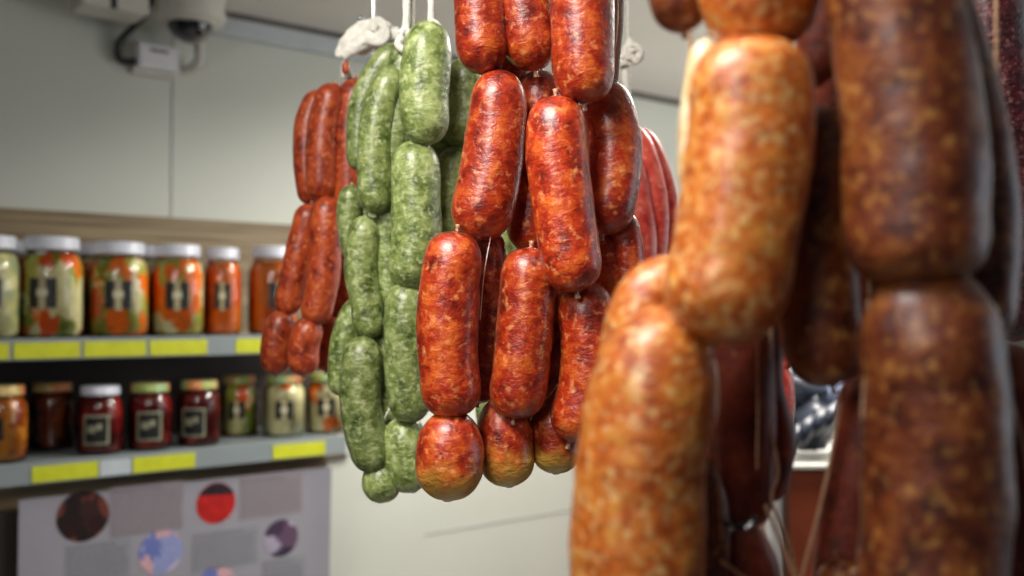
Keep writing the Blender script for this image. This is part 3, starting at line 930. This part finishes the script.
B.link([(606, 230), (608, 270), (604, 312)], 34, 0.035)
B.link([(621, 212), (628, 260), (622, 308)], 32, 0.030)
B.link([(457, 234), (449, 290), (448, 355), (454, 415)], 60, -0.012, p=2.6, label='front link with a broad highlight')
B.link([(451, 412), (450, 450), (447, 501)], 67, -0.010, e0=1.35, e1=1.02, tip=0.55, label='round bottom link with a yellowish tip', rings=44)
B.link([(531, 250), (527, 300), (522, 360), (514, 416)], 57, -0.004, p=2.5)
B.link([(503, 398), (505, 440), (510, 487)], 56, 0.012, e0=1.4, e1=1.0, tip=0.5, label='short bottom link, dark with a yellow-green tip')
B.link([(577, 284), (590, 330), (588, 385), (570, 440)], 59, 0.002)
B.link([(575, 330), (556, 370), (552, 415), (562, 440)], 38, 0.024)
B.link([(553, 398), (556, 435), (556, 474)], 50, 0.018, e0=1.3, e1=1.0, tip=0.62)
B.string([(616, -20), (616, 20), (614, 60), (615, 82)], 5, 0.0)
B.string([(621, -20), (621, 20), (618, 55), (616, 80)], 5, -0.003)
B.string([(613, -20), (612, 10), (611, 40), (614, 70)], 5, 0.002)
for x in (613, 617, 621): B.up(x, -18, 5, 0.0)
for x in (480, 522, 584): B.up(x, -95, 5, 0.0)
B.string([(491, 235), (484, 275), (480, 320)], 1.2, -0.005, twist=False)
B.string([(575, 290), (573, 330), (560, 380), (535, 410)], 1.2, 0.006, twist=False, mat=M['twine'])

# --- bright pinkish bunch behind
B = Bunch('sausage_bunch', 'slim pinkish-red sausage bunch hanging behind the deep-red one', 632, 55, 0.92, M['pink'], M['twist'])
B.link([(628, 150), (638, 200), (643, 240), (641, 288)], 27, 0.0, e0=1.8)
B.link([(634, 128), (650, 175), (656, 225), (650, 284)], 26, 0.012, e0=2.2)
B.link([(642, 130), (659, 170), (668, 215), (664, 270)], 22, 0.026, e0=2.2)
B.string([(628, 140), (627, 100), (625, 64)], 9, 0.0)
B.string([(618, 62), (626, 55), (636, 60), (640, 52), (632, 46), (626, 50), (628, 60)], 9, -0.005)
B.string([(622, 60), (628, 44), (632, 40)], 7, -0.002)
B.up(628, 58, 2, 0.0)
for k, (x, y, w_) in enumerate(((622, 62, 9), (630, 50, 10), (636, 60, 9), (628, 43, 6))):
    c_ = P(x, y, 0.915) - B.o.location
    R = w_ / 2 / FPX * .92
    lump('string_knot', tuple(c_), (R, R, R), M['cloth'], B.o, k, 0.5, 260)

B = Bunch('sausage_bunch', 'bright red sausages glimpsed in the gap beside the black bundle', 772, 150, 0.80, M['pink'], M['twist'])
B.link([(770, 200), (772, 250), (775, 296)], 34, 0.0)
B.link([(775, 290), (780, 325), (776, 372)], 34, 0.0)
B.link([(774, 364), (778, 405), (770, 452)], 33, 0.0)
B.link([(762, 300), (760, 360), (764, 420)], 30, 0.02)
B.up(770, 205, 5)

# --- orange-brown sausages, very near
B = Bunch('sausage_bunch', 'large orange-brown sausage string hanging very near, thickest golden links', 760, -60, 0.36, M['orange'], M['twist_dark'])
FS = dict(seg=48, rings=80)
B.link([(676, -110), (674, -40), (684, 30)], 58, 0.02, mat=M['brown'], **FS)
B.link([(764, -200), (762, -70), (758, 46)], 122, 0.0, p=2.6, **FS)
B.link([(746, 42), (750, 120), (738, 220), (714, 338)], 122, -0.008, p=2.5, e0=1.05, e1=1.1, amp=0.05, label='big golden link with pale casing bloom', **FS)
B.link([(708, 40), (702, 80), (696, 130), (694, 190)], 34, 0.012, e0=1.5, mat=M['pale'], **FS)
B.link([(722, 300), (668, 288), (640, 318), (628, 390), (626, 450)], 66, 0.030, e0=1.0, **FS)
B.link([(672, 312), (656, 380), (640, 480), (634, 680)], 130, 0.002, p=2.2, e0=1.5, amp=0.05, taper=0.10, label='lower golden link, widest of all', **FS)
B.link([(738, 290), (741, 400), (740, 524)], 66, 0.065, mat=M['darkbrown'], p=3.0, label='long dark red-brown link', **FS)
B.link([(770, 300), (766, 380), (778, 440), (768, 500)], 34, 0.075, mat=M['darkbrown'], **FS)
B.link([(738, 520), (740, 590), (748, 680)], 82, 0.065, mat=M['darkbrown'], e0=1.9, **FS)
B.link([(690, 455), (706, 520), (700, 640)], 46, 0.05, mat=M['brown'], **FS)
B.link([(722, 420), (716, 500), (720, 600)], 34, 0.10, mat=M['darkbrown'], **FS)
B.string([(718, 520), (730, 526), (745, 526), (757, 517)], 7, 0.035, mat=M['black'], name='black_tie', twist=False)
B.string([(746, 529), (750, 525), (753, 521)], 6, 0.031, mat=M['steel'], name='metal_clip', twist=False)
B.string([(729, 529), (733, 528)], 5, 0.031, mat=M['steel'], name='metal_clip', twist=False)
B.string([(710, 335), (714, 420), (720, 500), (722, 540)], 2.6, 0.02, mat=M['twine'], twist=False)
B.string([(706, 395), (698, 470), (688, 560), (684, 620)], 3.6, 0.0, mat=M['twine'], twist=False)
B.string([(757, 335), (758, 400), (757, 470)], 2.2, 0.035, mat=M['twine'], twist=False)
B.string([(765, 505), (780, 540), (800, 590)], 4, 0.04, mat=M['twine'], twist=False)
B.string([(720, 560), (745, 578), (770, 590)], 4, 0.04, mat=M['twine'], twist=False)
B.string([(780, 300), (768, 350), (770, 420), (778, 470), (772, 500), (788, 540), (802, 600)], 3.5, 0.055, mat=M['twine'], twist=False)
B.up(738, 292, 5, 0.065, mat=M['twine']); B.up(770, 302, 4, 0.075, mat=M['twine']); B.up(724, 422, 4, 0.10, mat=M['twine']); B.up(692, 457, 4, 0.05, mat=M['twine'])
B.up(760, -190, 8, 0.0); B.up(676, -105, 8, 0.02)

# --- dark brown sausages, very near on the other side
B = Bunch('sausage_bunch', 'heavy dark-brown sausage string hanging very near, bigger and darker than the golden links', 905, -60, 0.345, M['brown'], M['twist_dark'])
B.link([(815, -150), (830, -40), (826, 90)], 60, 0.070, mat=M['darkbrown'], **FS)
B.link([(820, 60), (808, 160), (812, 240), (824, 300)], 66, 0.085, mat=M['darkbrown'], **FS)
B.link([(860, -120), (852, 40), (850, 200)], 90, 0.075, mat=M['darkbrown'], **FS)
B.link([(836, 110), (818, 200), (815, 290), (832, 382)], 82, 0.036, p=2.5, mat=M['brown'], **FS)
B.link([(868, 240), (864, 300), (862, 380)], 60, 0.075, mat=M['darkbrown'], **FS)
B.link([(872, 372), (864, 440), (852, 510), (836, 660)], 60, 0.060, mat=M['darkbrown'], **FS)
B.link([(838, 560), (850, 600), (870, 680)], 60, 0.05, mat=M['brown'], **FS)
B.link([(890, -90), (944, 60), (974, 200), (972, 345)], 82, 0.022, p=2.5, **FS)
B.link([(868, -180), (890, -20), (912, 130), (917, 284)], 128, -0.006, p=2.5, taper=0.28, e1=1.05, amp=0.05, label='broad upper link with a pale sheen down one side', **FS)
B.link([(918, 266), (930, 350), (936, 460), (926, 680)], 140, -0.004, p=2.2, e0=1.4, amp=0.05, label='broad lower link cut by the picture edge', **FS)
B.link([(1000, 345), (1010, 450), (1012, 640)], 92, 0.05, mat=M['darkbrown'], **FS)
B.string([(975, 335), (1002, 372), (1022, 440), (1034, 520)], 3, 0.02, mat=M['twine'], twist=False)
B.string([(844, 385), (836, 430), (824, 490), (806, 560), (790, 620)], 3.5, 0.045, mat=M['twine'], twist=False)
B.string([(850, 574), (880, 556), (900, 550)], 4, 0.02, mat=M['twine'], twist=False)
B.string([(869, 300), (866, 360), (862, 420)], 2, -0.004, mat=M['twine'], twist=False)
B.up(870, 375, 4, 0.06, mat=M['twine']); B.up(1000, 347, 4, 0.05, mat=M['twine']); B.up(868, 242, 4, 0.075, mat=M['twine'])
B.up(862, -170, 8, 0.0); B.up(830, -145, 8, 0.07); B.up(893, -85, 7, 0.04); B.up(860, -115, 7, .075)

# --- maroon cured sausages at the edge
B = Bunch('sausage_bunch', 'wrinkled maroon cured sausage bunch hanging at the far edge', 1000, -60, 0.56, M['maroon'], M['twist_dark'])
B.link([(975, -120), (992, 60), (1012, 200), (1004, 340)], 66, 0.0, p=2.5, **FS)
B.link([(1030, -120), (1024, 20), (1040, 180)], 62, 0.03, p=2.5, **FS)
B.link([(1040, 170), (1046, 250), (1042, 330)], 50, 0.03, **FS)
B.up(975, -115, 5); B.up(1030, -115, 5, 0.03)

# ------------------------------------------------------------------ rails the bunches hang from (above the frame)
for nm, x0, x1, y, lab in (('a', -0.40, 0.30, 0.95, 'rail over the brick-red sausages'), ('b', -0.35, 0.30, 0.80, 'rail over the green sausages'), ('c', -0.30, 0.35, 0.66, 'rail over the deep-red sausages'), ('d', -0.2, 0.5, 0.36, 'rail over the big near sausages')):
    r = thing('hanging_rail', 'horizontal steel ' + lab, 'rail', (0, y, RAILZ))
    tube('bar', [(x0, 0, 0.006), (x1, 0, 0.006)], 0.006, M['steel'], r, world=False, seg=16)
    for x in (x0 + .02, x1 - .02):
        tube('support', [(x, 0, 0.006), (x, 0, CEIL - RAILZ)], 0.004, M['steel'], r, world=False, seg=12)
print('CEIL', CEIL, 'shelf', ztop1, ztop2, 's_end', s_end)
